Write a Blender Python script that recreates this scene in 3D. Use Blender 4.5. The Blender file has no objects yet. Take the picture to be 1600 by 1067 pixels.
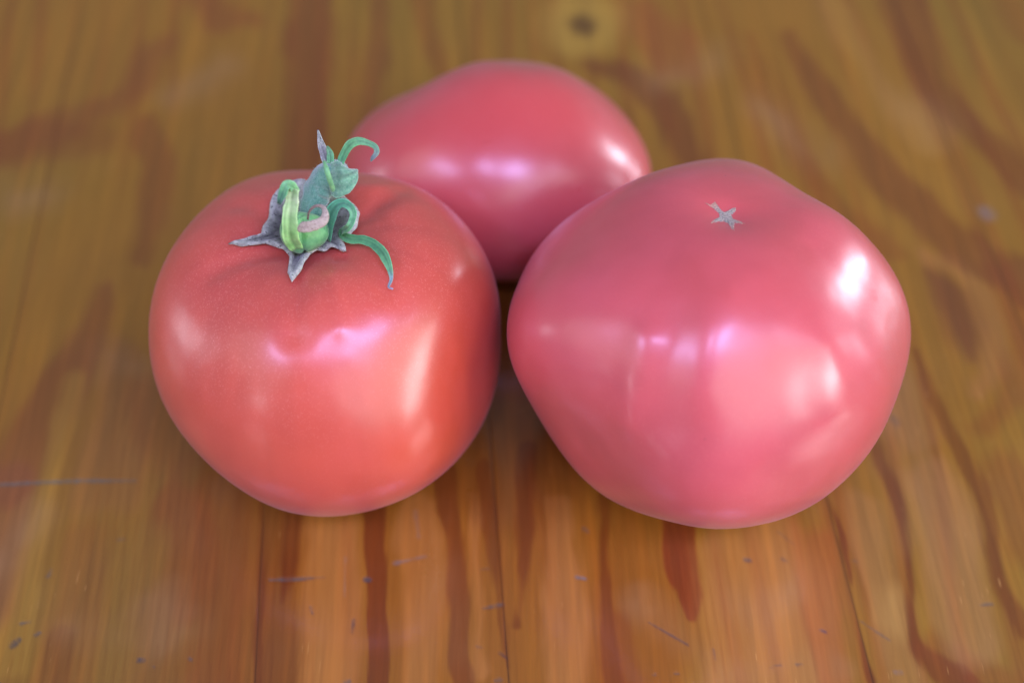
import bpy, math, random
import numpy as np
from mathutils import Vector
from mathutils.bvhtree import BVHTree

# ---------------------------------------------------------------- camera, world, lamps, exposure
scene = bpy.context.scene
P = math.radians(50.0); F = 2222.0; H = 0.322; CY = -0.27
cam_data = bpy.data.cameras.new('camera'); cam = bpy.data.objects.new('camera', cam_data)
scene.collection.objects.link(cam); scene.camera = cam
cam.location = (0, CY, H); cam.rotation_euler = (math.pi/2 - P, 0, 0)
cam_data.sensor_width = 36.0; cam_data.lens = 36.0*F/1600.0
cam_data.clip_start = 0.01; cam_data.clip_end = 50
cam_data.dof.use_dof = True; cam_data.dof.focus_distance = 0.342; cam_data.dof.aperture_fstop = 5.0
cam_data.dof.aperture_blades = 0

world = bpy.data.worlds.new('World'); scene.world = world; world.use_nodes = True
bg = world.node_tree.nodes['Background']
bg.inputs['Color'].default_value = (0.88, 0.88, 0.84, 1); bg.inputs['Strength'].default_value = 0.24

scene.view_settings.view_transform = 'Standard'; scene.view_settings.look = 'None'
scene.view_settings.gamma = 1.0; scene.view_settings.exposure = 0.08
scene.render.engine = 'CYCLES'
scene.render.resolution_x = 1024; scene.render.resolution_y = 682

TARGET = Vector((0.0, -0.03, 0.06))
def window_light(el, az, dist, w, h, radiance, colour, shape='RECTANGLE'):
    """a window of the room: an area lamp that faces the tomatoes; el above the table, az from the camera side to the right"""
    e, a = math.radians(el), math.radians(az)
    d = Vector((math.cos(e)*math.sin(a), -math.cos(e)*math.cos(a), math.sin(e)))
    ld = bpy.data.lights.new('window_light', 'AREA'); ld.shape = shape
    ld.size = w; ld.size_y = h; ld.energy = radiance*w*h*math.pi; ld.color = colour
    o = bpy.data.objects.new('window_light', ld); scene.collection.objects.link(o)
    o.location = TARGET + d*dist; o.rotation_euler = d.to_track_quat('Z', 'Y').to_euler()
    return o
window_light(14, 64, 1.5, .66, .38, 13.5, (1.0, .98, 1.0))     # wide right front window
window_light(6, 119, 1.4, .15, .32, 30, (.86, .86, 1.0))       # right window, bluish sky in it
window_light(57, 28, 1.4, .40, .18, 46, (.50, .45, 1.0))       # long high opening behind the camera, sky in four gaps
window_light(60, -8, 1.4, .15, .18, 50, (.52, .46, 1.0))
window_light(44, 66, 1.4, .16, .11, 16, (.66, .54, 1.0))
window_light(48, -51, 1.4, .40, .12, 32, (.52, .46, 1.0))
window_light(5, -95, 1.5, .20, .36, 7, (.92, .88, 1.0))        # left window
window_light(10, -46, 1.6, .13, .30, 9, (.95, .93, 1.0))       # left front window
window_light(3, 100, 1.5, .06, .30, 18, (.86, .86, 1.0))       # narrow side window
window_light(33, 40, 1.25, 1.4, .8, 1.85, (1.0, .98, .93), 'ELLIPSE')   # open side of the porch, right of the camera
window_light(36, -62, 1.3, 1.3, .9, .85, (1.0, .98, .92), 'ELLIPSE')    # open side of the porch, left


# ---------------------------------------------------------------- helpers
UP = np.array([0, math.sin(P), math.cos(P)]); BK = np.array([0, -math.cos(P), math.sin(P)]); CAM = np.array([0, CY, H])
def ray(px, py):
    px = np.asarray(px, float); py = np.asarray(py, float)
    return np.stack([(px-800)/F, 0*px, 0*px], -1) + UP*(-(py-533.5)/F)[..., None] - BK
def on_table(px, py):
    v = ray(px, py); return (CAM + v*(-H/v[..., 2])[..., None])[..., :2]
def at_y(px, py, Y):
    v = ray(px, py); return CAM + v*((Y-CY)/v[1])
def sh_basis(n, L):
    x, y, z = n[..., 0], n[..., 1], n[..., 2]; phi = np.arctan2(y, x); s = np.sqrt(np.clip(1-z*z, 0, 1)); out = []
    for m in range(L+1):
        pmm = np.ones_like(z)
        for k in range(1, m+1): pmm = pmm*(2*k-1)*s
        p0 = pmm; p1 = z*(2*m+1)*pmm
        for l in range(m, L+1):
            if l == m: p = p0
            elif l == m+1: p = p1
            else: p = ((2*l-1)*z*p1-(l+m-1)*p0)/(l-m); p0, p1 = p1, p
            N = math.sqrt((2*l+1)*math.factorial(l-m)/math.factorial(l+m))
            if m == 0: out.append(N*p)
            else: out.append(N*1.414*p*np.cos(m*phi)); out.append(N*1.414*p*np.sin(m*phi))
    return np.stack(out, -1)
def rot(tx, ty):
    a, b = math.radians(tx), math.radians(ty)
    rx = np.array([[1, 0, 0], [0, math.cos(a), -math.sin(a)], [0, math.sin(a), math.cos(a)]])
    ry = np.array([[math.cos(b), 0, math.sin(b)], [0, 1, 0], [-math.sin(b), 0, math.cos(b)]])
    return rx@ry

def make_mesh(name, verts, faces, mat, parent=None, smooth=True, colours=None):
    verts = np.asarray(verts, np.float32); me = bpy.data.meshes.new(name)
    if isinstance(faces, np.ndarray):
        me.vertices.add(len(verts)); me.vertices.foreach_set('co', verts.ravel())
        nf, k = faces.shape
        me.loops.add(nf*k); me.loops.foreach_set('vertex_index', faces.astype(np.int32).ravel())
        me.polygons.add(nf); me.polygons.foreach_set('loop_start', np.arange(0, nf*k, k, dtype=np.int32))
        me.polygons.foreach_set('loop_total', np.full(nf, k, np.int32)); me.update(calc_edges=True)
    else:
        me.from_pydata(verts.tolist(), [], [list(f) for f in faces])
    if smooth: me.polygons.foreach_set('use_smooth', [True]*len(me.polygons))
    if colours is not None:
        at = me.color_attributes.new('tone', 'FLOAT_COLOR', 'POINT')
        c = np.ones((len(verts), 4), np.float32); c[:, :colours.shape[1]] = colours
        at.data.foreach_set('color', c.ravel())
    me.materials.append(mat); me.update()
    o = bpy.data.objects.new(name, me); scene.collection.objects.link(o)
    if parent is not None: o.parent = parent
    return o
def thing(name, label, cat):
    o = bpy.data.objects.new(name, None); scene.collection.objects.link(o)
    o['label'] = label; o['category'] = cat; o.empty_display_size = .01
    return o
def grid_faces(nu, nv, wrap):
    i = np.arange(nu)[:, None]; j = np.arange(nv if wrap else nv-1)[None]; j2 = (j+1) % nv
    n = nv
    return np.stack([i*n+j+0*i, (i+1)*n+j, (i+1)*n+j2, i*n+j2+0*i], -1).reshape(-1, 4)
def smoothstep(a, b, x):
    t = np.clip((x-a)/(b-a), 0, 1); return t*t*(3-2*t)
def vnoise(p, seed=0):
    """smooth value noise on (...,2 or 3) points"""
    p = np.asarray(p, float); i = np.floor(p).astype(np.int64); f = p-i; f = f*f*(3-2*f); D = p.shape[-1]
    out = 0
    for c in range(2**D):
        w = 1; h = np.full(p.shape[:-1], seed*374761393+1013, np.int64)
        for d in range(D):
            b = (c >> d) & 1
            w = w*(f[..., d] if b else 1-f[..., d]); h = (h ^ ((i[..., d]+b)*(73856093, 19349663, 83492791)[d])) & 0x7fffffff
        h = (h*1103515245+12345) & 0x7fffffff; h = ((h ^ (h >> 13))*1274126177) & 0x7fffffff; h ^= h >> 16
        out = out+w*((h & 0xffff)/65535.0)
    return out
def fbm(p, seed=0, o=3):
    p = np.asarray(p, float); return sum(vnoise(p*2**k, seed+k)*.5**k for k in range(o))/sum(.5**k for k in range(o))

# ---------------------------------------------------------------- materials
def new_mat(name):
    m = bpy.data.materials.new(name); m.use_nodes = True; nt = m.node_tree; b = nt.nodes['Principled BSDF']
    return m, nt, b
def node(nt, t, **k):
    n = nt.nodes.new(t)
    for a, v in k.items(): setattr(n, a, v)
    return n
def noise(nt, vec, scale, detail=3, rough=.5, dist=0):
    n = node(nt, 'ShaderNodeTexNoise'); n.inputs['Scale'].default_value = scale; n.inputs['Detail'].default_value = detail
    n.inputs['Roughness'].default_value = rough; n.inputs['Distortion'].default_value = dist; nt.links.new(vec, n.inputs['Vector']); return n.outputs['Fac']
def ramp(nt, fac, stops):
    r = node(nt, 'ShaderNodeValToRGB'); e = r.color_ramp.elements
    e[0].position, e[0].color = stops[0][0], (*stops[0][1], 1); e[1].position, e[1].color = stops[-1][0], (*stops[-1][1], 1)
    for p, c in stops[1:-1]:
        k = e.new(p); k.color = (*c, 1)
    nt.links.new(fac, r.inputs['Fac']); return r.outputs['Color']
def mix(nt, fac, a, b, mode='MIX'):
    m = node(nt, 'ShaderNodeMix', data_type='RGBA', blend_type=mode)
    for s, v in ((m.inputs['Factor'], fac), (m.inputs['A'], a), (m.inputs['B'], b)):
        if isinstance(v, (int, float)): s.default_value = v
        elif isinstance(v, tuple): s.default_value = (*v, 1)
        else: nt.links.new(v, s)
    return m.outputs['Result']
def math_n(nt, op, a, b=0.0):
    m = node(nt, 'ShaderNodeMath', operation=op)
    for s, v in ((m.inputs[0], a), (m.inputs[1], b)):
        if isinstance(v, (int, float)): s.default_value = v
        else: nt.links.new(v, s)
    return m.outputs[0]
def bump(nt, b, h, strength, dist):
    n = node(nt, 'ShaderNodeBump'); n.inputs['Strength'].default_value = strength; n.inputs['Distance'].default_value = dist
    nt.links.new(h, n.inputs['Height']); nt.links.new(n.outputs['Normal'], b.inputs['Normal'])

def skin_material(name, speck=0.5, rough=.33):
    m, nt, b = new_mat(name); tc = node(nt, 'ShaderNodeTexCoord').outputs['Object']
    at = node(nt, 'ShaderNodeAttribute', attribute_name='tone')
    # cloudy ripening tone at several sizes
    n1 = noise(nt, tc, 45, 4, .55); c = mix(nt, math_n(nt, 'MULTIPLY', n1, .30), at.outputs['Color'], (.68, .09, .10))
    # tiny pale lenticels under the waxy skin
    v = node(nt, 'ShaderNodeTexVoronoi'); v.inputs['Scale'].default_value = 3200; nt.links.new(tc, v.inputs['Vector'])
    dots = math_n(nt, 'LESS_THAN', v.outputs['Distance'], .33)
    pick = ramp(nt, noise(nt, tc, 1300, 1), [(.42, (0, 0, 0)), (.62, (1, 1, 1))])
    area = ramp(nt, noise(nt, tc, 30, 2), [(.35, (.25, .25, .25)), (.65, (1, 1, 1))])
    f = math_n(nt, 'MULTIPLY', math_n(nt, 'MULTIPLY', dots, pick), math_n(nt, 'MULTIPLY', area, speck))
    f = math_n(nt, 'MULTIPLY', f, at.outputs['Alpha'])
    c = mix(nt, f, c, (.90, .38, .32))
    # a few dark pin pricks
    v2 = node(nt, 'ShaderNodeTexVoronoi'); v2.inputs['Scale'].default_value = 130; nt.links.new(tc, v2.inputs['Vector'])
    pr = math_n(nt, 'LESS_THAN', v2.outputs['Distance'], .035); pk = math_n(nt, 'GREATER_THAN', noise(nt, tc, 60, 1), .60)
    c = mix(nt, math_n(nt, 'MULTIPLY', math_n(nt, 'MULTIPLY', pr, pk), .65), c, (.12, .05, .05))
    nt.links.new(c, b.inputs['Base Color'])
    b.inputs['Roughness'].default_value = rough; b.inputs['IOR'].default_value = 1.42
    r = ramp(nt, noise(nt, tc, 70, 4, .6), [(.3, (rough-.05,)*3), (.7, (rough+.10,)*3)]); nt.links.new(r, b.inputs['Roughness'])
    b.inputs['Subsurface Weight'].default_value = .18; b.inputs['Subsurface Radius'].default_value = (1, .25, .15); b.inputs['Subsurface Scale'].default_value = .004
    b.inputs['Sheen Weight'].default_value = .10; b.inputs['Sheen Roughness'].default_value = .35; b.inputs['Sheen Tint'].default_value = (.9, .8, 1, 1)
    b.inputs['Coat Weight'].default_value = .9; b.inputs['Coat Roughness'].default_value = .27
    h = math_n(nt, 'ADD', noise(nt, tc, 1600, 2), math_n(nt, 'MULTIPLY', noise(nt, tc, 260, 2), .8)); bump(nt, b, h, .35, .00006)
    return m

def plant_material(name, ca, cb, scale, rough=.6, spots=None, sheen=.3, bumpd=.0002):
    m, nt, b = new_mat(name); tc = node(nt, 'ShaderNodeTexCoord').outputs['Object']
    at = node(nt, 'ShaderNodeAttribute', attribute_name='tone')
    n = noise(nt, tc, scale, 4, .6); f = ramp(nt, n, [(.35, (0, 0, 0)), (.65, (1, 1, 1))]); c = mix(nt, f, ca, cb)
    if spots: c = mix(nt, ramp(nt, noise(nt, tc, scale*2.2, 2), [(.60, (0, 0, 0)), (.68, (1, 1, 1))]), c, spots)
    c = mix(nt, 1.0, c, at.outputs['Color'], 'MULTIPLY')
    nt.links.new(c, b.inputs['Base Color']); b.inputs['Roughness'].default_value = rough
    b.inputs['Sheen Weight'].default_value = sheen; b.inputs['Sheen Roughness'].default_value = .5
    b.inputs['Subsurface Weight'].default_value = .2; b.inputs['Subsurface Radius'].default_value = (.5, 1, .4); b.inputs['Subsurface Scale'].default_value = .001
    bump(nt, b, noise(nt, tc, scale*3, 3), .6, bumpd)
    return m

# ---------------------------------------------------------------- the wooden table
def wood_material():
    m, nt, b = new_mat('varnished_pine'); tc = node(nt, 'ShaderNodeTexCoord').outputs['Object']
    at = node(nt, 'ShaderNodeAttribute', attribute_name='tone')
    mp = node(nt, 'ShaderNodeMapping'); mp.inputs['Scale'].default_value = (1, .045, 1); mp.inputs['Rotation'].default_value = (0, 0, math.radians(-4)); nt.links.new(tc, mp.inputs['Vector']); st = mp.outputs['Vector']
    fine = noise(nt, st, 900, 4, .65); c = mix(nt, ramp(nt, fine, [(.38, (0, 0, 0)), (.75, (.35, .35, .35))]), at.outputs['Color'], mix(nt, 1.0, at.outputs['Color'], (.62, .50, .42), 'MULTIPLY'))
    mid = noise(nt, st, 260, 3, .6); c = mix(nt, ramp(nt, mid, [(.45, (0, 0, 0)), (.7, (.40, .40, .40))]), c, mix(nt, 1.0, at.outputs['Color'], (1.5, 1.35, 1.1), 'MULTIPLY'))
    # short pale resin flecks along the grain
    mp2 = node(nt, 'ShaderNodeMapping'); mp2.inputs['Scale'].default_value = (1, .07, 1); mp2.inputs['Rotation'].default_value = (0, 0, math.radians(-4)); nt.links.new(tc, mp2.inputs['Vector'])
    fl = ramp(nt, noise(nt, mp2.outputs['Vector'], 1900, 1), [(.72, (0, 0, 0)), (.80, (.6, .6, .6))])
    c = mix(nt, math_n(nt, 'MULTIPLY', fl, ramp(nt, noise(nt, tc, 22, 2), [(.50, (0, 0, 0)), (.62, (1, 1, 1))])), c, (.60, .34, .10))
    nt.links.new(c, b.inputs['Base Color'])
    w = noise(nt, tc, 28, 4, .6); r = ramp(nt, w, [(.3, (.26, .26, .26)), (.7, (.48, .48, .48))])
    r = mix(nt, math_n(nt, 'SUBTRACT', 1.0, at.outputs['Alpha']), r, (.75, .75, .75)); nt.links.new(r, b.inputs['Roughness'])
    b.inputs['IOR'].default_value = 1.5; b.inputs['Coat Weight'].default_value = .7; b.inputs['Coat Roughness'].default_value = .13
    h = math_n(nt, 'ADD', math_n(nt, 'MULTIPLY', noise(nt, st, 500, 3), .6), math_n(nt, 'MULTIPLY', noise(nt, tc, 60, 3), 2.5)); bump(nt, b, h, .35, .00025)
    return m

# grain figure, wear, and some painted shade, sheen and reflection: traced on the table top, in metres once unprojected; (points, half widths in mm, soft mm, colour, strength)
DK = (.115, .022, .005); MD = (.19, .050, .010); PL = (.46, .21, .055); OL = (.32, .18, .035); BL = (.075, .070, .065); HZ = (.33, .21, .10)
STROKES = [
    # reddish heartwood of the middle boards, with the tomatoes' red reflection painted in
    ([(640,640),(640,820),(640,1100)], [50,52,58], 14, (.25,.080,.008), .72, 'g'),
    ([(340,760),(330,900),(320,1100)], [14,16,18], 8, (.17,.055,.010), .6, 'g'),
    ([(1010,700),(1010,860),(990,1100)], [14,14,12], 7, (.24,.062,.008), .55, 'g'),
    # straight and wavy late-wood bands, front middle; painted shade at the end
    ([(408,780),(404,900),(401,1067)], [1,1,1], .6, DK, .55, 'g'),
    ([(440,770),(434,900),(430,1067)], [5,4.6,4.2], 1.2, DK, .45, 'g'),
    ([(450,780),(446,860),(440,930)], [2.6,2.6,1], 1.5, DK, .7, 'g'),
    ([(350,780),(345,900),(335,1067)], [7,7,6], 3, MD, .45, 'g'),
    ([(520,800),(515,930),(512,1067)], [7.2,7.4,7.6], 3, PL, .42, 'g'),
    ([(590,770),(590,900),(592,1067)], [3.4,3.0,2.7], .7, DK, .85, 'g'),
    ([(650,800),(655,930),(660,1067)], [4.6,4.6,4.2], 3, PL, .42, 'g'),
    ([(690,740),(704,850),(714,960),(726,1067)], [2.6,2.3,2.4,2.2], 1.0, DK, .7, 'g'),
    ([(760,740),(772,850),(782,960),(792,1067)], [2.6,2.2,1.2,.9], 1.2, DK, .6, 'g'),
    ([(738,780),(750,930),(758,1067)], [1,1.2,1.6], 2, PL, .35, 'g'),
    ([(824,700),(824,850),(822,940),(815,1000)], [2.6,2,1.4,.8], 1.2, DK, .7, 'g'),
    ([(870,780),(880,930),(885,1067)], [3.5,4.5,5.5], 2.5, PL, .40, 'g'),
    ([(935,760),(944,870),(955,960),(962,1067)], [2.2,1.6,1.8,2.4], 1.0, DK, .62, 'g'),
    ([(975,960),(985,1010),(1000,1067)], [3,3.4,3], 3, MD, .55, 'g'),
    ([(1064,800),(1066,880),(1076,930),(1080,962)], [5.8,5.0,4.0,1.2], .8, (.17,.030,.008), .85, 'g'),
    ([(1180,860),(1200,950),(1215,1067)], [14,16,18], 5, PL, .55, 'g'),
    ([(1270,830),(1290,940),(1310,1067)], [3.5,4.2,5.0], 4, (.30,.085,.02), .6, 'g'),
    ([(1290,780),(1316,860),(1335,960),(1362,1067)], [.7,.8,.9,1.0], .8, DK, .8, 'g'),
    ([(1340,780),(1368,880),(1392,960),(1410,1067)], [5,5,5,5.4], 3, (.34,.18,.055), .5, 'g'),
    ([(1396,925),(1396,965)], [3,3], 6, (.46,.29,.07), .6, 'g'),
    ([(1290,500),(1335,600),(1366,694),(1389,760),(1410,830),(1425,890),(1430,975),(1452,1020),(1510,1075)], [1.4,1.4,1.5,1.7,1.9,1.8,2.0,2.8,4.0], 1.4, DK, .78, 'g'),
    ([(1450,1000),(1500,1045),(1560,1075)], [4,5,6], 4, MD, .6, 'g'),
    ([(1427,553),(1455,619),(1487,684),(1520,750),(1548,830),(1565,920),(1610,985)], [2,2,2.2,2.6,2.6,2.6,3.4], 1.6, DK, .6, 'g'),
    ([(1450,760),(1480,840),(1500,920),(1520,1000)], [7,7,7,8], 4, (.36,.19,.07), .5, 'g'),
    ([(1580,760),(1610,860)], [7,7], 5, MD, .5, 'g'),
    ([(150,640),(140,800),(120,1000),(110,1100)], [26,28,28,28], 14, (.17,.075,.015), .55, 'g'),
    ([(380,500),(370,660),(350,780)], [20,22,20], 14, (.15,.070,.014), .5, 'g'),  # shade under and beside the left tomato, painted into the wood
    ([(800,420),(800,600),(790,760)], [18,18,16], 10, (.14,.040,.007), .6, 'g'),  # shade in the gap between the front tomatoes, painted as dark wood
    # right board: almond figure and curving bands
    ([(1452,425),(1478,465),(1505,520),(1517,560)], [2,5,5,2], 6, (.12,.03,.018), .8, 'g'),
    ([(1440,400),(1500,420),(1545,490),(1555,570),(1520,625)], [3,3.5,4,4,3], 4, (.33,.15,.04), .6, 'g'),
    ([(1560,420),(1590,520),(1580,620),(1530,690)], [4,4,4,3], 4, MD, .5, 'g'),
    ([(1405,-30),(1440,100),(1500,190),(1560,245),(1620,300)], [7,6.5,6,6,6], 4, (.14,.035,.010), .75, 'g'),
    ([(1240,60),(1285,150),(1340,225),(1390,290),(1450,345),(1520,395),(1610,445)], [3,5,6,7,7.5,8,8], 4, (.14,.035,.010), .72, 'g'),
    ([(1560,-20),(1600,60)], [5,6], 4, MD, .5, 'g'),
    ([(1170,60),(1210,170),(1265,270),(1320,330),(1400,400)], [3,4,4.5,4.5,3.5], 4, MD, .55, 'g'),
    ([(930,95),(990,118),(1035,165),(1075,225),(1100,280)], [4,7,6.5,6,4], 4, (.13,.030,.010), .8, 'g'),
    ([(1000,20),(1040,60),(1060,110)], [9,10,6], 6, (.26,.075,.018), .65, 'g'),
    ([(1340,480),(1400,600),(1440,700)], [6,6,6], 5, (.36,.19,.075), .45, 'g'),
    ([(1300,0),(1370,130),(1450,230)], [5,5,5], 4, OL, .5, 'g'),
    # knot
    ([(912,30),(914,42)], [15,15], 8, (.38,.25,.04), .85, 'g'),
    ([(870,-20),(850,60),(880,110)], [3,3,2], 5, MD, .3, 'g'),
    ([(908,36),(920,40)], [4.6,4.4], 3.5, (.060,.020,.008), .95, 'g'),
    # back, left of the fruit
    ([(484,-30),(480,130),(474,290),(470,420)], [8,6.8,5.6,5], 4, (.16,.040,.011), .8, 'g'),
    ([(586,-30),(586,100),(576,190)], [4,3.6,2.4], 3.5, (.16,.045,.012), .7, 'g'),
    ([(660,-30),(665,60),(690,130)], [5,4.5,3], 4, MD, .6, 'g'),
    ([(300,-20),(345,40),(395,40)], [5,6,4], 6, (.20,.055,.014), .7, 'g'),
    ([(245,70),(210,130),(140,175),(60,215),(-30,240)], [5,6,6,8,9], 6, (.19,.055,.015), .65, 'g'),
    ([(150,215),(60,225),(-30,245)], [8,9,10], 6, (.17,.045,.012), .45, 'g'),
    ([(230,190),(250,270),(245,330),(225,400)], [4,6,5,3], 4, (.17,.045,.012), .65, 'g'),
    ([(160,450),(145,500),(110,580),(60,660),(20,740)], [3,5,7,8,8], 4, (.17,.050,.014), .7, 'g'),
    ([(110,600),(85,720),(55,840),(10,1040)], [2.4,3.4,3.8,4.5], 4, (.30,.18,.025), .6, 'g'),
    ([(200,560),(190,660),(170,760)], [7,8,8], 5, (.22,.10,.025), .6, 'g'),
    ([(0,760),(-20,860),(-40,960)], [10,10,9], 4, (.19,.065,.03), .6, 'g'),
    ([(150,830),(130,940),(90,1067)], [5,7,9], 4, (.20,.070,.016), .45, 'g'),
    ([(90,1000),(80,1067)], [4,4], 3, DK, .4, 'g'),
    ([(270,780),(300,850),(290,950)], [6,7,5], 5, MD, .55, 'g'),
    ([(240,620),(280,700)], [9,9], 6, (.20,.06,.015), .4, 'g'),
    # worn hazy spots in the varnish, their pale sheen painted into the colour
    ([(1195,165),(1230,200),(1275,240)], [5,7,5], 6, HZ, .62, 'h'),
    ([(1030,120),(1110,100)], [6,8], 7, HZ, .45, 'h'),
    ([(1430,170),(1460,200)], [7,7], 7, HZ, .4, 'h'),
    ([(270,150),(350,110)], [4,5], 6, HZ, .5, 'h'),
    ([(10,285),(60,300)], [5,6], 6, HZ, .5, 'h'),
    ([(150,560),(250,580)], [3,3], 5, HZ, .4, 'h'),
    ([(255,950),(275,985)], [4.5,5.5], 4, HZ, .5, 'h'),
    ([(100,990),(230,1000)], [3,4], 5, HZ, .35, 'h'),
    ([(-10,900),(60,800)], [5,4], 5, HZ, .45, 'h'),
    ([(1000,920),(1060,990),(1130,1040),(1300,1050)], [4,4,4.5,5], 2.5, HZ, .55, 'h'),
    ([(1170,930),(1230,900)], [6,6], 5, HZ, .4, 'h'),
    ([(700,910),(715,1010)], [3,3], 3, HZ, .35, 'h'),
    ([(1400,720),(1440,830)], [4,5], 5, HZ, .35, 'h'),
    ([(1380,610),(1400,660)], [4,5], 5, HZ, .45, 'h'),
    # scratches and dents with dirt in them
    ([(422,906),(460,905),(508,901)], [.45,.5,.2], .5, BL, .8, 's'),
    ([(572,905),(577,906)], [.75,.7], .5, (.05,.045,.05), .9, 's'),
    ([(617,880),(664,869)], [.35,.4], .5, (.16,.14,.13), .7, 's'),
    ([(485,948),(488,958)], [.25,.25], .4, BL, .7, 's'),
    ([(553,968),(550,988)], [.45,.3], .5, (.06,.04,.035), .8, 's'),
    ([(755,950),(785,944)], [.3,.5], .5, BL, .7, 's'),
    ([(20,1008),(28,1000)], [.9,.8], .6, (.04,.04,.04), .9, 's'),
    ([(32,974),(46,971)], [.45,.3], .5, BL, .8, 's'),
    ([(56,992),(62,988)], [.45,.4], .4, BL, .7, 's'),
    ([(218,1031),(224,1031)], [.7,.6], .5, (.04,.04,.05), .9, 's'),
    ([(296,1028),(298,1030)], [.4,.4], .4, BL, .7, 's'),
    ([(240,1040),(241,1042)], [.3,.3], .4, BL, .6, 's'),
    ([(900,901),(914,904)], [.5,.35], .5, (.10,.14,.17), .85, 's'),
    ([(1014,972),(1045,990),(1075,1007)], [.18,.3,.2], .35, (.07,.05,.05), .8, 's'),
    ([(1115,1014),(1117,1030)], [.3,.2], .4, (.08,.06,.07), .75, 's'),
    ([(1283,984),(1290,987)], [.35,.3], .4, (.07,.05,.07), .8, 's'),
    ([(1165,874),(1171,875)], [.5,.45], .5, BL, .7, 's'),
    ([(1222,873),(1228,876)], [.5,.4], .6, BL, .45, 's'),
    ([(1333,875),(1337,876)], [.4,.4], .5, BL, .5, 's'),
    ([(1532,945),(1550,943)], [.4,.3], .5, BL, .7, 's'),
    ([(1204,1042),(1220,1038)], [.25,.25], .4, BL, .6, 's'),
    ([(1245,1038),(1252,1037)], [.3,.2], .4, BL, .6, 's'),
    ([(1345,970),(1390,1000)], [.2,.2], .4, BL, .5, 's'),
    ([(1400,1050),(1408,1050)], [.6,.5], .5, (.16,.13,.12), .5, 's'),
    ([(1055,1053),(1060,1052)], [.3,.3], .4, BL, .8, 's'),
    ([(1022,1055),(1024,1053)], [.3,.3], .4, BL, .6, 's'),
    ([(540,1066),(546,1064)], [.5,.5], .4, BL, .7, 's'),
    ([(775,1064),(782,1062)], [.5,.6], .4, BL, .8, 's'),
    ([(782,1020),(792,1028)], [.3,.25], .4, (.06,.03,.03), .7, 's'),
    ([(750,890),(762,888)], [.35,.3], .5, BL, .45, 's'),
    ([(745,1010),(752,1011)], [.3,.3], .4, BL, .5, 's'),
    ([(650,800),(654,838)], [.4,.3], .7, (.22,.15,.10), .5, 's'),
    ([(912,826),(918,830)], [.6,.5], .6, BL, .5, 's'),
    ([(1215,830),(1240,850)], [.3,.3], .6, BL, .4, 's'),
    ([(0,757),(75,753),(130,751),(210,751)], [.5,.6,.7,.4], .8, (.08,.10,.09), .75, 's'),
    ([(185,843),(192,842)], [.5,.5], .7, BL, .4, 's'),
    ([(75,900),(80,890)], [.5,.4], .6, BL, .6, 's'),
    ([(540,870),(538,930)], [.2,.15], .4, (.22,.17,.12), .4, 's'),
    ([(1540,330),(1546,336)], [2.2,2.2], 2.5, (.16,.15,.15), .75, 's'),
    ([(1395,655),(1400,660)], [1.2,1.2], 1.5, BL, .4, 's'),

]
def seg_dist(X, Y, pts, wid):
    best = np.full(X.shape, 1e9); ww = np.zeros(X.shape)
    for (a, b, wa, wb) in zip(pts[:-1], pts[1:], wid[:-1], wid[1:]):
        d = b-a; L2 = d@d+1e-12; t = np.clip(((X-a[0])*d[0]+(Y-a[1])*d[1])/L2, 0, 1)
        w = wa+(wb-wa)*t; q = np.hypot(X-a[0]-t*d[0], Y-a[1]-t*d[1])-w
        m = q < best; best = np.where(m, q, best); ww = np.where(m, w, ww)
    return best
def catmull(P_, n=6):
    P_ = np.asarray(P_, float); Q = np.vstack([2*P_[0]-P_[1], P_, 2*P_[-1]-P_[-2]]); out = []
    for i in range(len(P_)-1):
        p0, p1, p2, p3 = Q[i:i+4]
        for t in np.arange(n)/n: out.append(.5*((2*p1)+(-p0+p2)*t+(2*p0-5*p1+4*p2-p3)*t*t+(-p0+3*p1-3*p2+p3)*t**3))
    out.append(P_[-1]); return np.array(out)
TH = math.radians(4.0)                      # the boards run 4 degrees off the view
def to_uv(x, y): return x*math.cos(TH)+y*math.sin(TH), -x*math.sin(TH)+y*math.cos(TH)
def to_xy(u, v): return u*math.cos(TH)-v*math.sin(TH), u*math.sin(TH)+v*math.cos(TH)
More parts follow.
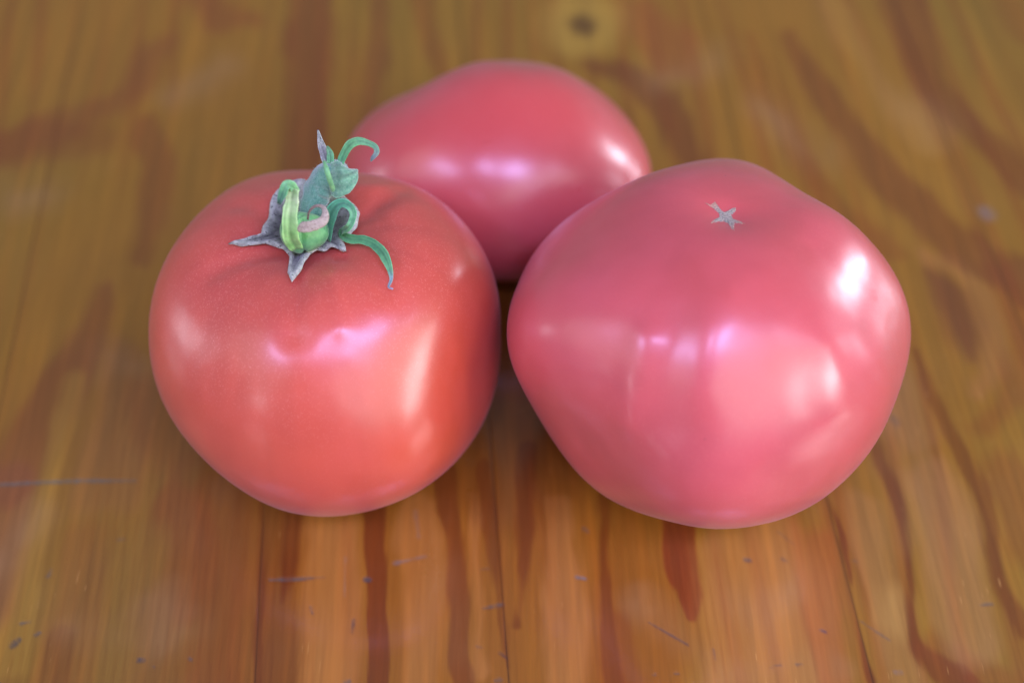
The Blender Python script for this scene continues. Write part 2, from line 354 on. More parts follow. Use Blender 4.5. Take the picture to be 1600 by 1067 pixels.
def table_colour(X, Y, board):
    u, v = to_uv(X, Y)
    rnd = random.Random(board*7+3)
    wob = fbm(np.stack([u*18, v*5], -1), 5, 3)
    col = np.array([.262, .132, .014])*np.ones(X.shape+(1,))
    # broad drift between honey and olive brown
    k = smoothstep(.3, .7, fbm(np.stack([u*9+3, v*6], -1), 11, 3))[..., None]
    col = col*(1-k)+np.array([.225, .134, .015])*k
    # growth rings: wavy bands along the board
    ph = (u+.012*(wob-.5)*2+.02*(fbm(np.stack([u*6, v*3.2], -1), 21, 2)-.5))*2*math.pi/.0115+rnd.uniform(0, 6)
    ring = (.5+.5*np.sin(ph))**3*smoothstep(.35, .6, fbm(np.stack([u*30, v*4], -1), 31, 2))
    col = col*(1-.45*ring[..., None])+np.array(MD)*.45*ring[..., None]
    wp = .010*(fbm(np.stack([u*14, v*5], -1), 81, 2)-.5)+.0015*(fbm(np.stack([u*120, v*22], -1), 83, 2)-.5)
    sw = np.mod((u+wp)/.0026, 1.0); line = smoothstep(.55, .97, sw)*smoothstep(1.0, .985, sw)*smoothstep(.38, .62, fbm(np.stack([u*45, v*7], -1), 85, 2))
    dent = np.zeros(X.shape); alpha = np.ones(X.shape)
    WX = .004*(fbm(np.stack([X*60, Y*35], -1), 91, 3)-.5); WY = .008*(fbm(np.stack([X*50+9, Y*30], -1), 93, 3)-.5)
    for pts, wid, soft, c, s, kind in STROKES:
        q = on_table([p[0] for p in pts], [p[1] for p in pts]); w = np.array(wid if isinstance(wid, (list, tuple)) else [wid]*len(pts), float)*.001
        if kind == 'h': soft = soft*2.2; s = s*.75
        pad = w.max()+soft*.004+.004
        if kind == 'g' and len(q) > 2:
            n_ = 5; w = np.interp(np.linspace(0, len(w)-1, (len(w)-1)*n_+1), np.arange(len(w)), w); q = catmull(q, n_)
        sel = (X > q[:, 0].min()-pad) & (X < q[:, 0].max()+pad) & (Y > q[:, 1].min()-pad) & (Y < q[:, 1].max()+pad)
        if not sel.any(): continue
        x_, y_ = X[sel], Y[sel]
        if kind != 's': x_ = x_+WX[sel]*(1 if soft < 2 else 1.8); y_ = y_+WY[sel]*1.8
        jit = .0022 if kind == 'g' else .0006
        j = (fbm(np.stack([x_*260, y_*(45 if kind == 'g' else 260)], -1), 41, 3)-.5)*2*jit*min(1, soft*1.2)
        d = seg_dist(x_, y_, q, w)+j
        a = s*(.80 if soft > 2.6 else .92)*(1-smoothstep(-soft*.0007, soft*.0007+1e-5, d))
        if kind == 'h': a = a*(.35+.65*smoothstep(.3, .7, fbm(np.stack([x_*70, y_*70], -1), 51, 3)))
        a = np.clip(a, 0, 1)
        if kind == 's': a = a*(.55+.45*smoothstep(.3, .6, fbm(np.stack([x_*900, y_*900], -1), 61, 2)))
        col[sel] = col[sel]*(1-a[..., None])+np.array(c)*a[..., None]
        if kind == 's': dent[sel] = np.maximum(dent[sel], a); alpha[sel] = np.minimum(alpha[sel], 1-a*.9)
    col = col*(1-.14*line[..., None]*np.array([.6, .9, 1.0]))
    # darker heart-line fibres
    fib = fbm(np.stack([u*900, v*14], -1), 71, 2); fb2 = fbm(np.stack([u*260, v*7], -1), 77, 2); col = col*(.84+.18*fib[..., None]+.14*fb2[..., None])
    return col, dent, alpha
def build_table():
    wm = wood_material()
    t = thing('wooden_table', 'varnished brown pine table top made of long joined boards, scratched and dented', 'table')
    seam_px = [-60, 405, 785, 1330, 1760]
    seams = [to_uv(*on_table(x, 930))[0] for x in seam_px]
    seams = [seams[0]-.07*k for k in (3, 2, 1)]+seams+[seams[-1]+.07*k for k in (1, 2, 3)]
    vs = np.concatenate([np.arange(-.34, -.135, .01), np.arange(-.135, -.035, .0005), np.arange(-.035, .06, .0011), np.arange(.06, .22, .002), np.arange(.22, .52, .012)])
    th = .024
    for b in range(len(seams)-1):
        u0, u1 = seams[b], seams[b+1]; vis = u1 > -.23 and u0 < .23
        us = np.linspace(u0+.00002, u1-.00002, max(4, int((u1-u0)/(.00048 if vis else .004))))
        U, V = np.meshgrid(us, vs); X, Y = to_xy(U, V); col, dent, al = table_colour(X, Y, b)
        e = np.minimum(U-u0, u1-U); sd = .75*(1-smoothstep(.0001, .0006, e))[..., None]*(.5+.5*fbm(np.stack([U*50, V*30], -1), 3, 3)[..., None]); col = col*(1-sd)+np.array([.05, .015, .006])*sd; Z = -.00005*(1-smoothstep(0, .0005, e))-.00012*dent
        nr, nc = U.shape
        top = np.stack([X, Y, Z], -1).reshape(-1, 3); f = grid_faces(nr-1, nc, False)[:, ::-1]
        cc = np.concatenate([col.reshape(-1, 3), al.reshape(-1, 1)], -1)
        # sides and underside
        idx = np.arange(nr*nc).reshape(nr, nc); rim = np.concatenate([idx[0, :-1], idx[:-1, -1], idx[-1, :0:-1], idx[:0:-1, 0]])
        low = top[rim].copy(); low[:, 2] = -th; n0 = len(top); m_ = len(rim); k = np.arange(m_); k2 = (k+1) % m_
        sides = np.stack([n0+k, n0+m_+k, n0+m_+k2, n0+k2], -1)
        verts = np.vstack([top, top[rim], low]); cc = np.vstack([cc, cc[rim], cc[rim]])
        allf = np.vstack([f, sides[:, ::-1][:, [0, 1, 2, 3]]])
        me_f = allf
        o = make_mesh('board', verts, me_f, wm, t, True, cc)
        o.data.polygons.foreach_set('use_smooth', [True]*len(f)+[False]*len(sides)); o.data.update()
build_table()

# ---------------------------------------------------------------- tomatoes
FIT = {
    'left': {'o': [-0.04883, -0.03265, 0.03633], 'R': 0.04546, 'sh': [0.0277, 0.026, 0.003, 0.0007, -0.0044, 0.0008, 0.0017, 0.002, 0.0153, 0.0353, 0.0015, 0.023, 0.0018, -0.0039, 0.0025, -0.0027, -0.0028, -0.0024, 0.0001, 0.0024, -0.0011, 0.0015, -0.0114, -0.0122, 0.0013, -0.0024, 0.0081, -0.0025, -0.0003, -0.001, -0.0015, 0.0027, -0.0016, 0.0004, -0.0026, 0.0011, 0.0036, -0.0005, 0.0025, 0.0016, -0.0024, 0.0015, -0.0027, -0.0005, 0.0032, 0.0054, -0.0011, 0.0034, 0.0008, -0.004, -0.0006, -0.0006, -0.0008, -0.001, -0.0033, -0.0008, -0.0011, -0.0021, 0.0059, 0.0002, -0.0007, -0.0009, 0.0005, 0.0022]},
    'right': {'o': [0.05058, -0.0377, 0.04096], 'R': 0.05118, 'sh': [-0.0065, 0.0321, 0.0072, -0.0039, 0.0029, 0.0017, -0.0001, -0.0011, -0.0079, 0.0091, -0.0096, -0.0084, 0.001, -0.0028, 0.0021, 0.0038, 0.0039, 0.0014, -0.0028, 0.0012, -0.0036, 0.0009, -0.0086, 0.0011, -0.0021, 0.0085, 0.001, 0.0009, -0.0048, -0.0015, -0.001, -0.0029, 0.003, -0.0006, 0.0, 0.0049, -0.0032, -0.0091, 0.0006, -0.0026, 0.0018, 0.0011, 0.0016, 0.0038, 0.0081, 0.0017, 0.004, -0.0007, -0.0024, -0.0017, 0.0026, -0.0005, 0.0025, -0.0006, 0.0045, -0.0001, 0.0041, 0.0024, -0.0024, 0.0046, 0.0003, 0.0037, 0.0033, 0.0013]},
    'back': {'o': [0.00035, 0.06436, 0.02257], 'R': 0.04639, 'sh': [-0.1568, 0.0566, -0.0147, 0.0158, 0.0151, -0.0013, -0.001, 0.0001, -0.0265, -0.2093, -0.011, -0.0427, 0.0151, 0.0204, -0.0019, -0.0055, -0.0029, -0.0009, -0.0022, 0.0007, -0.0001, 0.0001, 0.0159, 0.0217, -0.0231, 0.0093, -0.0058, 0.0037, 0.0006, -0.0005, 0.0013, -0.0002, 0.0001, -0.0003, -0.0044, -0.0147, 0.0024, -0.0049, 0.0024, 0.0009, 0.0011, -0.0007, -0.0005, -0.0011, -0.0009, 0.0067, -0.002, 0.0015, -0.0004, -0.0, -0.0003, -0.0, -0.0011, -0.0011, 0.0002, 0.0006, 0.0007, 0.0004, -0.0009, 0.0007, -0.0008, 0.0004, -0.0005, -0.0002]}}
CFG = {'left': {'k': 0.84, 'tilt': (-11, -3), 'dimple': (0.24, 0.42), 'L': 7}, 'right': {'k': 0.84, 'tilt': (-14, 0), 'dimple': (0.05, 0.35), 'L': 7}, 'back': {'k': 0.72, 'tilt': (0, 0), 'dimple': (0.1, 0.35), 'L': 7}}
def fruit_radius(name, n):
    c = CFG[name]; t = np.arccos(np.clip(n[..., 2], -1, 1)); s = np.abs(np.sin(t)); z = np.abs(np.cos(t)/c['k'])
    r = 1/((s**2.12+z**2.12)**(1/2.12)); d, w = c['dimple']
    r = r*(1-d*np.exp(-(t/w)**2))-.05*np.exp(-((math.pi-t)/.4)**2)
    return FIT[name]['R']*(r+sh_basis(n, c['L'])@np.array(FIT[name]['sh']))
def sphere_dirs(nu, nv):
    t = np.linspace(0, math.pi, nu+1)[:, None]; f = np.linspace(0, 2*math.pi, nv, endpoint=False)[None]
    return np.stack([np.sin(t)*np.cos(f), np.sin(t)*np.sin(f), np.cos(t)+0*f], -1)
def world_to_dir(name, p):
    c = CFG[name]; l = (np.asarray(p)-np.array(FIT[name]['o']))@rot(*c['tilt']); return l/np.linalg.norm(l, axis=-1, keepdims=True)
class Fruit:
    """the skin surface as a height over directions; features are swellings (+) and creases (-) along arcs, in mm"""
    def __init__(self, name, nu, nv, feats, colour):
        c = CFG[name]; n = sphere_dirs(nu, nv); r = fruit_radius(name, n); R0 = rot(*c['tilt']); o = np.array(FIT[name]['o'])
        self.name = name
        base = (n*r[..., None])@R0.T+o
        bv = BVHTree.FromPolygons(base.reshape(-1, 3).tolist(), grid_faces(nu, nv, True).tolist())
        def hit(px, py):
            v = ray(px, py); h = bv.ray_cast(Vector(CAM), Vector(v).normalized()); return np.array(h[0]) if h[0] else None
        for (a, b, w, amp) in feats:
            pa, pb = hit(*a), hit(*b)
            if pa is None or pb is None: print('feature misses', name, a, b); continue
            A, B = world_to_dir(name, pa), world_to_dir(name, pb); d = B-A; tt = np.clip(((n-A)@d)/(d@d+1e-9), 0, 1)
            q = np.linalg.norm(n-A-tt[..., None]*d, axis=-1); r = r+amp*.001*np.exp(-(q/w)**2)
        r = r+.00007*(fbm(n*7+5, 3, 2)-.5)*2
        p = (n*r[..., None])@R0.T
        self.o = o; self.local = p; self.n = n; self.nu, self.nv = nu, nv
        self.col = colour(n, p+o)
        f = grid_faces(nu, nv, True); self.f = f
        self.bvh = BVHTree.FromPolygons((p+o).reshape(-1, 3).tolist(), f.tolist())
    def hit(self, px, py, lift=0.0):
        v = Vector(ray(px, py)).normalized(); h = self.bvh.ray_cast(Vector(CAM), v)
        if h[0] is None: return None
        nn = h[1] if h[1].dot(v) < 0 else -h[1]
        return np.array(h[0]+nn*lift)
def blotch(n, seed, sc): return smoothstep(.35, .65, fbm(n*sc+9, seed, 3))[..., None]
def near(name, px_c, w, n, p):
    """soft patch of skin round a point of the fruit"""
    return np.exp(-(np.linalg.norm(p-px_c, axis=-1)/w)**2)[..., None]
def colour_left(n, p):
    c = np.array([.57, .078, .030])*np.ones(n.shape)
    k = blotch(n, 3, 1.6); c = c*(1-k*.6)+np.array([.54, .088, .062])*k*.6
    top = smoothstep(.25, .95, n[..., 2])[..., None]; c = c*(1-.75*top)+np.array([.48, .088, .070])*.75*top
    k = blotch(n, 8, 4); c = c*(1-.25*k)+np.array([.74, .13, .08])*.25*k
    ang = np.arctan2(n[..., 1], n[..., 0]); stripe = fbm(np.stack([ang*9, n[..., 2]*1.2], -1), 17, 3); c = c*(.93+.14*stripe[..., None])
    dusty = smoothstep(-.25, -.5, n[..., 2])*smoothstep(.3, -.2, n[..., 0])
    a = np.clip(.25+.75*smoothstep(.0, .6, n[..., 2])+1.6*dusty, 0, 2)[..., None]
    return np.concatenate([c, a], -1)
def colour_right(n, p):
    c = np.array([.54, .090, .098])*np.ones(n.shape)
    k = blotch(n, 23, 1.5); c = c*(1-k*.6)+np.array([.53, .090, .115])*k*.6
    low = smoothstep(.15, -.55, n[..., 2])[..., None]; c = c*(1-.6*low)+np.array([.60, .090, .080])*.6*low
    k = blotch(n, 28, 4); c = c*(1-.25*k)+np.array([.74, .13, .16])*.25*k
    ang = np.arctan2(n[..., 1], n[..., 0]); stripe = fbm(np.stack([ang*7, n[..., 2]*1.2], -1), 19, 3); c = c*(.975+.05*stripe[..., None])
    for (x, y, d, w, s, cc) in ((1228, 755, .338, .0028, .55, (.50, .035, .045)), (1205, 765, .338, .0022, .35, (.50, .035, .045)), (985, 700, .335, .006, .25, (.62, .14, .15)), (1070, 640, .325, .002, .35, (.55, .05, .08)), (930, 480, .33, .008, .3, (.60, .12, .17))):
        q = CAM+ray(x, y)*d; g = s*np.exp(-(np.linalg.norm((p-q)*np.array([1, .7, .7]), axis=-1)/w)**2)[..., None]; c = c*(1-g)+np.array(cc)*g
    return np.concatenate([c, .45*np.ones(n.shape[:-1])[..., None]], -1)
def colour_back(n, p):
    c = np.array([.54, .080, .082])*np.ones(n.shape)
    k = blotch(n, 33, 1.4); c = c*(1-k*.6)+np.array([.58, .13, .135])*k*.6
    k = blotch(n, 38, 4); c = c*(1-.2*k)+np.array([.50, .04, .05])*.2*k
    return np.concatenate([c, .4*np.ones(n.shape[:-1])[..., None]], -1)

left_root = thing('tomato', 'red tomato with the green fuzzy stalk and grey dried calyx still on it', 'tomato')
right_root = thing('tomato', 'large pink lobed tomato standing upside down with a small grey star-shaped blossom scar on top', 'tomato')
for r_, k_ in ((left_root, 'left'), (right_root, 'right')):
    r_.location = (FIT[k_]['o'][0], FIT[k_]['o'][1], 0)
def put(name, verts, faces, mat, root, colours=None, smooth=True):
    v = np.asarray(verts, float)-np.array(root.location); o = make_mesh(name, v, faces, mat, root, smooth, colours); return o
left = Fruit('left', 220, 440, [
    ((455, 300), (400, 340), .16, .8), ((560, 300), (600, 300), .10, 1.1), ((640, 330), (700, 400), .22, .9),
    ((575, 335), (620, 300), .075, -1.1), ((425, 395), (330, 425), .085, -1.0), ((430, 345), (380, 320), .085, -.8), ((465, 440), (460, 520), .08, -.7),
    ((540, 400), (600, 450), .07, -.7), ((520, 430), (530, 510), .06, .4), ((500, 290), (500, 270), .06, -.8)], colour_left)
skinL = skin_material('left_tomato_skin', .38, .36)
put('skin', (left.local+left.o).reshape(-1, 3), left.f, skinL, left_root, left.col.reshape(-1, 4))
right = Fruit('right', 220, 440, [
    ((1135, 335), (1136, 337), .12, -1.3),
    ((1130, 470), (1090, 600), .12, .7), ((1055, 500), (1055, 660), .11, -.6), ((1010, 530), (980, 660), .08, .7),
    ((1290, 540), (1310, 640), .10, .6), ((1240, 300), (1200, 330), .14, -.5), ((1200, 745), (1235, 760), .09, -.5)], colour_right)
skinR = skin_material('right_tomato_skin', .30, .34)
put('skin', (right.local+right.o).reshape(-1, 3), right.f, skinR, right_root, right.col.reshape(-1, 4))
back = Fruit('back', 160, 320, [((640, 200), (620, 300), .2, .4)], colour_back)
b_ = make_mesh('tomato', back.local.reshape(-1, 3), back.f, skin_material('back_tomato_skin', .25, .32), None, True, back.col.reshape(-1, 4))
b_.location = FIT['back']['o']; b_['label'] = 'plain pinkish red tomato behind the other two, with no stalk or scar showing'; b_['category'] = 'tomato'

# ---- crop helper: strokes of the stalk were measured in an enlargement
def cp(x, y): return 340+x/3.81, 190+y/3.81
def sweep(path, hw, ht, normal, n=6, seg=12, fold=0.0, noise_=0.0, seed=0, cap=True, twist=0.0):
    """a leaf or stalk: elliptical section of half width hw and half thickness ht swept along a smooth path; fold bends it to a keel"""
    path = catmull(path, n); m = len(path); s = np.linspace(0, len(hw)-1, m); hw = np.interp(s, np.arange(len(hw)), hw)
    ht = np.interp(s, np.linspace(0, len(hw) and s[-1], len(ht)), ht) if hasattr(ht, '__len__') else np.full(m, ht)
    T = np.gradient(path, axis=0); T /= np.linalg.norm(T, axis=1, keepdims=True)+1e-12
    rings = []; nrm = np.asarray(normal, float); arc = np.concatenate([[0], np.cumsum(np.linalg.norm(np.diff(path, axis=0), axis=1))])/.0016
    for i in range(m):
        nn = nrm if nrm.ndim == 1 else nrm[min(int(round(s[i])), len(nrm)-1)]
        S = np.cross(T[i], nn); S /= np.linalg.norm(S)+1e-12; N = np.cross(S, T[i])
        a0 = twist*i/m
        th = np.linspace(0, 2*math.pi, seg, endpoint=False)
        x = np.cos(th)*hw[i]; y = np.sin(th)*min(ht[i], max(hw[i], .00005))+fold*np.abs(np.cos(th))*hw[i]
        if noise_: k = 1+noise_*(vnoise(np.stack([np.cos(th)*2+7, np.sin(th)*2+3, np.full(seg, arc[i])], -1), seed)-.5)*2; x = x*k; y = y*k
        xr = x*math.cos(a0)-y*math.sin(a0); yr = x*math.sin(a0)+y*math.cos(a0)
        rings.append(path[i]+xr[:, None]*S+yr[:, None]*N)
    V = np.array(rings).reshape(-1, 3); f = grid_faces(m-1, seg, True).tolist()
    if cap: f.append(list(range(seg))[::1]); f.append([(m-1)*seg+k for k in range(seg)][::-1])
    t = np.repeat(np.linspace(0, 1, m), seg)
    return V, f, t
def tone(t, stops):
    xs = [s_[0] for s_ in stops]; c = np.array([s_[1] for s_ in stops]); return np.stack([np.interp(t, xs, c[:, k]) for k in range(3)], -1)
px_m = .35/F/3.81*1.0                      # metres per enlargement pixel at the stalk
Y0 = -.0265
VIEW = BK
green = plant_material('fresh_stalk_green', (.10, .29, .15), (.17, .40, .20), 600, .5, None, .2)
yellowgreen = plant_material('young_sepal_green', (.27, .44, .21), (.42, .56, .33), 500, .5, None, .1)
teal = plant_material('fuzzy_stalk_green', (.07, .24, .19), (.17, .36, .29), 1500, .8, (.22, .38, .32), .8, .0004)
grey = plant_material('dried_calyx_grey', (.19, .21, .19), (.37, .40, .35), 700, .8, (.07, .075, .07), .3, .0004)
dry = plant_material('dry_stalk_end', (.33, .27, .22), (.50, .44, .36), 1200, .85, (.20, .13, .11), .2, .0004)

# calyx: a dried grey star lying in the hollow of the shoulder
OUT = [(75,755),(200,712),(262,700),(268,650),(300,600),(320,560),(345,500),(380,468),(430,440),(520,425),(610,440),(690,455),(760,480),(822,540),(852,590),(835,650),(790,700),(752,728),(768,765),(778,800),(735,783),(680,778),(610,800),(560,825),(528,868),(490,930),(445,985),(424,935),(436,880),(438,845),(400,800),(345,762),(280,742),(190,752)]
def build_calyx():
    cx, cy = 515, 640; O_ = np.array(OUT, float); n_ = 160
    seglen = np.concatenate([[0], np.cumsum(np.linalg.norm(np.roll(O_, -1, 0)-O_, axis=1))]); q = np.linspace(0, seglen[-1], n_, endpoint=False)
    Oc = np.vstack([O_, O_[:1]]); ox = np.interp(q, seglen, Oc[:, 0]); oy = np.interp(q, seglen, Oc[:, 1]); m = 14; V = []; tn = []
    for i in range(m):
        f = (i+.15)/(m-1+.15)
        for j in range(n_):
            x = cx+(ox[j]-cx)*f; y = cy+(oy[j]-cy)*f; px, py = cp(x, y)
            up_ = smoothstep(.55, 1.0, f); backness = smoothstep(620, 480, oy[j])
            rip = (vnoise(np.array([ox[j]*.02, oy[j]*.02, f*3]), 5)-.5)*.0014*f
            lift = .0008+.0011*up_+.0022*backness*up_+rip
            if i == m-1: lift -= .0006*(1-backness)
            h = left.hit(px, py, lift)
            if h is None: h = V[-1] if V else np.array(at_y(px, py, Y0))
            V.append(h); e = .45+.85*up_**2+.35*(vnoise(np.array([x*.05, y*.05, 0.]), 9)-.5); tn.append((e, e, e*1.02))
    f_ = grid_faces(m-1, n_, True)
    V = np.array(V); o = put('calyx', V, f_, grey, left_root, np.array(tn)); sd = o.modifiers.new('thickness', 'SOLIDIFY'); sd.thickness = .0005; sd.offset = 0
build_calyx()

# cup: swollen green base of the stalk, in two lobes
def build_cup():
    c = at_y(*cp(510, 658), Y0-.0030); n = sphere_dirs(40, 64); a = .0058
    sx = n[..., 0]; sy = n[..., 1]; sz = n[..., 2]
    r = 1-.16*np.exp(-((sx-.05)/.10)**2)*smoothstep(-.5, .6, -sy)+.05*np.sin(3*np.arctan2(sy, sx)+1)
    v = c+np.stack([sx*a*1.02*r, sy*a*.85*r, sz*a*.88*r], -1)
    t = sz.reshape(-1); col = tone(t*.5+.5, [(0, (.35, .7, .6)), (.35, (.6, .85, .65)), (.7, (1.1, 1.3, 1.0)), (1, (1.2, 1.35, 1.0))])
    put('receptacle', v.reshape(-1, 3), grid_faces(40, 64, True), green, left_root, col)
build_cup()
def pts(l): return np.array([at_y(*cp(x, y), Y0+b) for (x, y, b) in l])
def W(l): return [w*px_m for w in l]
# fuzzy thick stalk with its knuckle
stalk_path = pts([(560,690,.001),(562,600,.0015),(572,500,.003),(600,410,.005),(660,345,.006),(712,328,.0066),(742,324,.007),(762,322,.007),(778,321,.007),(788,320,.007)])
V_, f_, t_ = sweep(stalk_path, W([60,74,76,88,98,96,84,66,42,10]), W([60,74,76,88,98,96,84,66,42,10]), VIEW, 8, 40, 0, .14, 3)
stalk_c = tone(t_, [(0, (.5, .75, .6)), (.4, (.8, .95, .85)), (.6, (1.05, 1.1, 1)), (.72, (.95, 1.25, .9)), (.9, (.85, 1.0, .8)), (1, (.35, .45, .35))])  # darker foot: occlusion near the cup painted into the tone
put('stalk', V_, f_, teal, left_root, stalk_c)
V2, f2, t2 = sweep(stalk_path[4:]+VIEW*.0001, W([60,66,40]), W([60,66,40]), VIEW, 8, 24)
# keel over the knuckle
V_k, f_k, t_k = sweep(pts([(634,236,.003),(650,290,.0004),(668,350,-.0002),(690,410,.0010),(700,440,.0025)]), W([8,15,16,14,5]), W([6,9,10,7,3]), VIEW, 6, 12)
put('stalk_ridge', V_k, f_k, green, left_root, tone(t_k, [(0, (1.1, 1.2, 1)), (1, (1.5, 1.5, 1.2))]))
# sepals
def sepal(path, hw, ht, mat, col, fold=.25, n=7, nrm=VIEW, noise_=.12, seed=1, lift=None):
    V, f, t = sweep(path, W(hw), W([ht])[0], nrm, n, 16, fold, noise_, seed); c = tone(t, col)
    th = np.tile(np.linspace(0, 2*math.pi, 16, endpoint=False), len(t)//16); e = np.abs(np.cos(th)); c = c*(1+.55*smoothstep(.8, 1, e)-.25*smoothstep(.45, 0, e)+.16*np.sin(7*th+seed)+.30*(vnoise(np.stack([t*22, np.cos(th)*1.5+3], -1), 12)-.5))[:, None]  # lighter margins are painted fold shading; vein, stripes and mottling are own colour
    return put('sepal', V, f, mat, left_root, c)
sepal(pts([(470,748,-.0080),(442,690,-.0092),(434,600,-.0085),(442,500,-.0065),(450,430,-.0050),(455,398,-.0044)]), [34,47,45,40,36,33], 10, yellowgreen,
      [(0, (.5, .9, .45)), (.35, (.75, 1.05, .65)), (.7, (1.1, 1.1, 1)), (1, (1.05, 1.1, .95))], .5)
sepal(pts([(474,418,-.0040),(440,385,-.0046),(408,382,-.0056),(388,430,-.0064),(366,490,-.0072)]), [16,27,27,24,11], 6, green,
      [(0, (1.5, 1.3, 1.2)), (.3, (1.1, 1.25, 1.0)), (.7, (.8, 1.0, .95)), (.88, (.4, .55, .7)), (1, (.12, .16, .2))], .45)
def lie(l):
    out = []
    for (x, y, b) in l:
        h = left.hit(*cp(x, y), b); out.append(h)
    return out
rp = list(pts([(640,690,-.0020),(660,600,-.0016),(695,520,-.0012),(742,488,-.0010),(792,510,-.0020),(808,565,-.0035),(780,630,-.0055)]))+lie([(762,700,.0022),(800,738,.0022),(890,752,.0024),(960,790,.0024),(1005,850,.0024),(1028,905,.0018),(1035,950,.0010),(1020,1000,.0014),(1045,1018,.0018)])
sepal(rp, [40,42,36,26,22,20,20,22,26,27,28,27,18,10,6,4], 5, green,
      [(0, (.45, .75, .9)), (.2, (.45, .8, .9)), (.3, (.75, 1.0, .9)), (.45, (1.0, 1.15, 1)), (.6, (.65, .95, .8)), (.8, (.8, 1.0, .9)), (.86, (1.4, .9, 1.9)), (1, (2.2, 1.0, 2.6))], .55)
leaf_m = plant_material('folded_leaf_green', (.07, .25, .15), (.18, .40, .23), 1300, .75, (.24, .42, .30), .7, .0004)
V_l, f_l, t_l = sweep(pts([(655,345,.0032),(705,338,.0022),(755,326,.0020),(800,308,.0032),(832,288,.0050)]), W([98,108,92,56,8]), W([5])[0], VIEW, 8, 28, -.28, .12, 11)
th_l = np.tile(np.linspace(0, 2*math.pi, 28, endpoint=False), len(t_l)//28); e_l = np.abs(np.cos(th_l))
put('folded_leaf', V_l, f_l, leaf_m, left_root, np.ones((len(t_l), 3))*(1+.5*smoothstep(.88, 1, e_l)+.2*np.sin(9*th_l+t_l*5)-.25*smoothstep(.2, 0, e_l))[:, None])
sepal(pts([(655,250,.008),(640,205,.010),(622,150,.0115),(610,105,.0125),(597,52,.0135)]), [24,26,24,14,5], 6, grey, [(0, (.9, 1, 1)), (.35, (.8, .75, .85)), (.6, (1.2, 1.2, 1.25)), (1, (.95, 1, 1.1))], .35)
sepal(pts([(672,250,.007),(672,200,.009),(660,165,.010),(652,145,.0105)]), [20,20,13,4], 6, green, [(0, (.8, 1, .9)), (1, (.5, .6, .5))], .3)
sepal(pts([(728,262,.008),(748,205,.009),(785,145,.0095),(832,118,.0095),(890,128,.009),(938,152,.008),(948,185,.007),(925,215,.006),(912,238,.0055)]), [18,24,26,24,18,15,16,12,4], 7, green,
      [(0, (.6, .85, .8)), (.35, (.9, 1.1, .9)), (.6, (.7, .85, .8)), (.75, (1.0, .7, 1.0)), (.88, (.8, .45, .9)), (1, (1.2, .7, 1.3))], .3)
# dry broken stub curling up in the middle
V_, f_, t_ = sweep(pts([(482,640,-.0098),(515,630,-.0104),(580,618,-.0104),(634,585,-.0094),(642,540,-.0072),(618,505,-.0050),(578,506,-.0045),(545,538,-.0050),(536,585,-.0060)]), W([16,30,30,24,17,10,8,7,6]), W([9])[0], VIEW, 7, 14, .15, .2, 7)
put('dry_stub', V_, f_, dry, left_root, tone(t_, [(0, (1, .95, .9)), (.5, (1.1, 1.1, 1.1)), (.75, (.6, .5, .5)), (1, (.4, .35, .3))]))
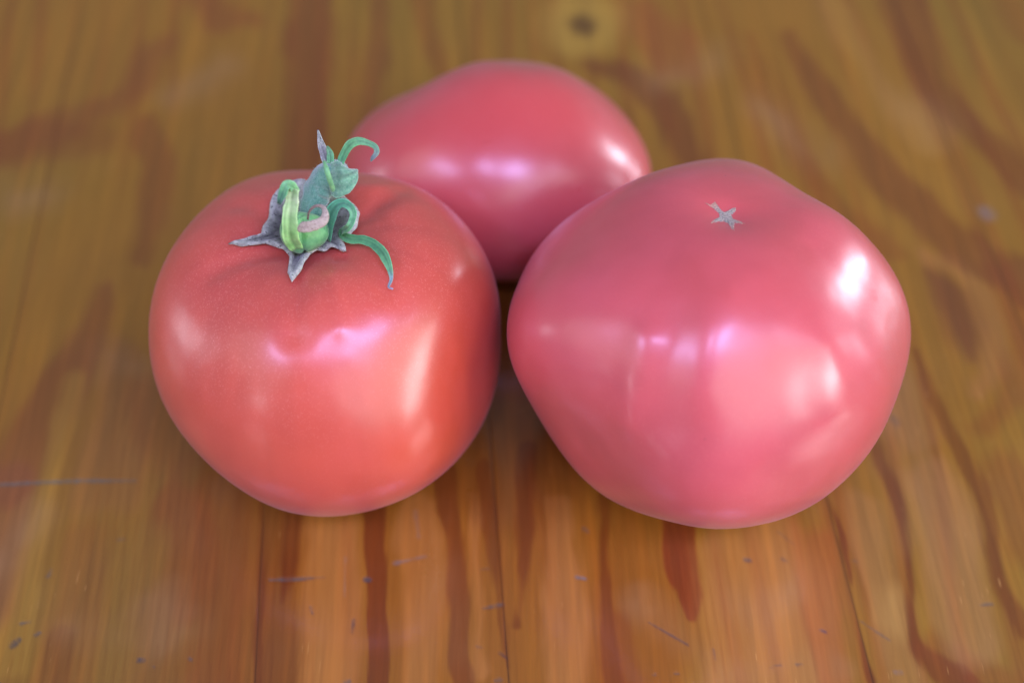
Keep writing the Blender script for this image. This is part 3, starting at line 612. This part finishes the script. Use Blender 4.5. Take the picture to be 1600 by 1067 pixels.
# hairs
def build_hairs():
    rng = np.random.default_rng(4); V, f_ = [], []
    base, _, t = sweep(stalk_path, W([60,74,76,88,98,96,84,66,42,10]), W([60,74,76,88,98,96,84,66,42,10]), VIEW, 8, 40, 0, .14, 3)
    m = len(base)//40; ctr = base.reshape(m, 40, 3).mean(1)
    for k in range(4500):
        i = rng.integers(6, m); j = rng.integers(0, 40); b = base[i*40+j]; d = b-ctr[i]; d = d/np.linalg.norm(d)+rng.normal(0, .25, 3)
        if i == m-1 or rng.random() < .04: d = d+np.array([.5, 0, 0])
        d /= np.linalg.norm(d); L = rng.uniform(.0002, .0006)*(2.6 if rng.random() < .09 else 1); s1 = np.cross(d, [0, 0, 1.]); s1 /= np.linalg.norm(s1)+1e-9; s2 = np.cross(d, s1); w = .000020
        o = len(V); b = b-d*.0001
        V += [b+s1*w, b-s1*w*.5+s2*w*.87, b-s1*w*.5-s2*w*.87, b+d*L]; f_ += [[o, o+1, o+3], [o+1, o+2, o+3], [o+2, o, o+3]]
    hm, nt, bb = new_mat('stalk_hair'); bb.inputs['Base Color'].default_value = (.55, .68, .66, 1); bb.inputs['Roughness'].default_value = .5
    o = put('stalk_hair', V, f_, hm, left_root); o['kind'] = 'stuff'
build_hairs()

# blossom scar on the right tomato
STAR = [(250,212),(330,235),(400,262),(450,240),(505,188),(545,260),(570,300),(625,350),(655,400),(700,425),(780,432),(850,400),(930,345),(1022,325),(1000,420),(950,480),(918,560),(950,622),(1010,640),(1110,668),(1240,720),(1150,725),(1060,708),(975,706),(972,780),(965,840),(985,915),(920,860),(870,780),(825,712),(760,680),(690,668),(600,672),(520,690),(400,712),(450,650),(520,605),(590,580),(628,510),(600,470),(545,425),(490,370),(430,310),(340,262)]
def build_star():
    S_ = np.array(STAR, float); c = np.array([760, 550.]); V = []; tn = []; m = 10; n_ = len(S_)*3
    Sx = np.interp(np.linspace(0, len(S_), n_, endpoint=False), np.arange(len(S_)+1), np.append(S_[:, 0], S_[0, 0])); Sy = np.interp(np.linspace(0, len(S_), n_, endpoint=False), np.arange(len(S_)+1), np.append(S_[:, 1], S_[0, 1]))
    for i in range(m):
        f = (i+.1)/(m-.9)
        for j in range(n_):
            x = c[0]+(Sx[j]-c[0])*f; y = c[1]+(Sy[j]-c[1])*f
            dist = math.hypot(x-c[0], y-c[1]); lift = .00007*(1-f**2)+.00003+(vnoise(np.array([x*.045, y*.045, 1.]), 3)-.5)*.00022
            if i == m-1: lift = -.0001
            V.append(right.hit(1080+x/14.23, 300+y/14.23, lift)); e = smoothstep(150, 420, dist)
            tn.append((1+.45*e, 1-.12*e, 1-.25*e))
    scar_m = plant_material('corky_scar', (.22, .21, .19), (.46, .42, .33), 2200, .85, (.12, .11, .12), .1, .0002)
    put('blossom_scar', V, grid_faces(m-1, n_, True), scar_m, right_root, np.array(tn))
build_star()
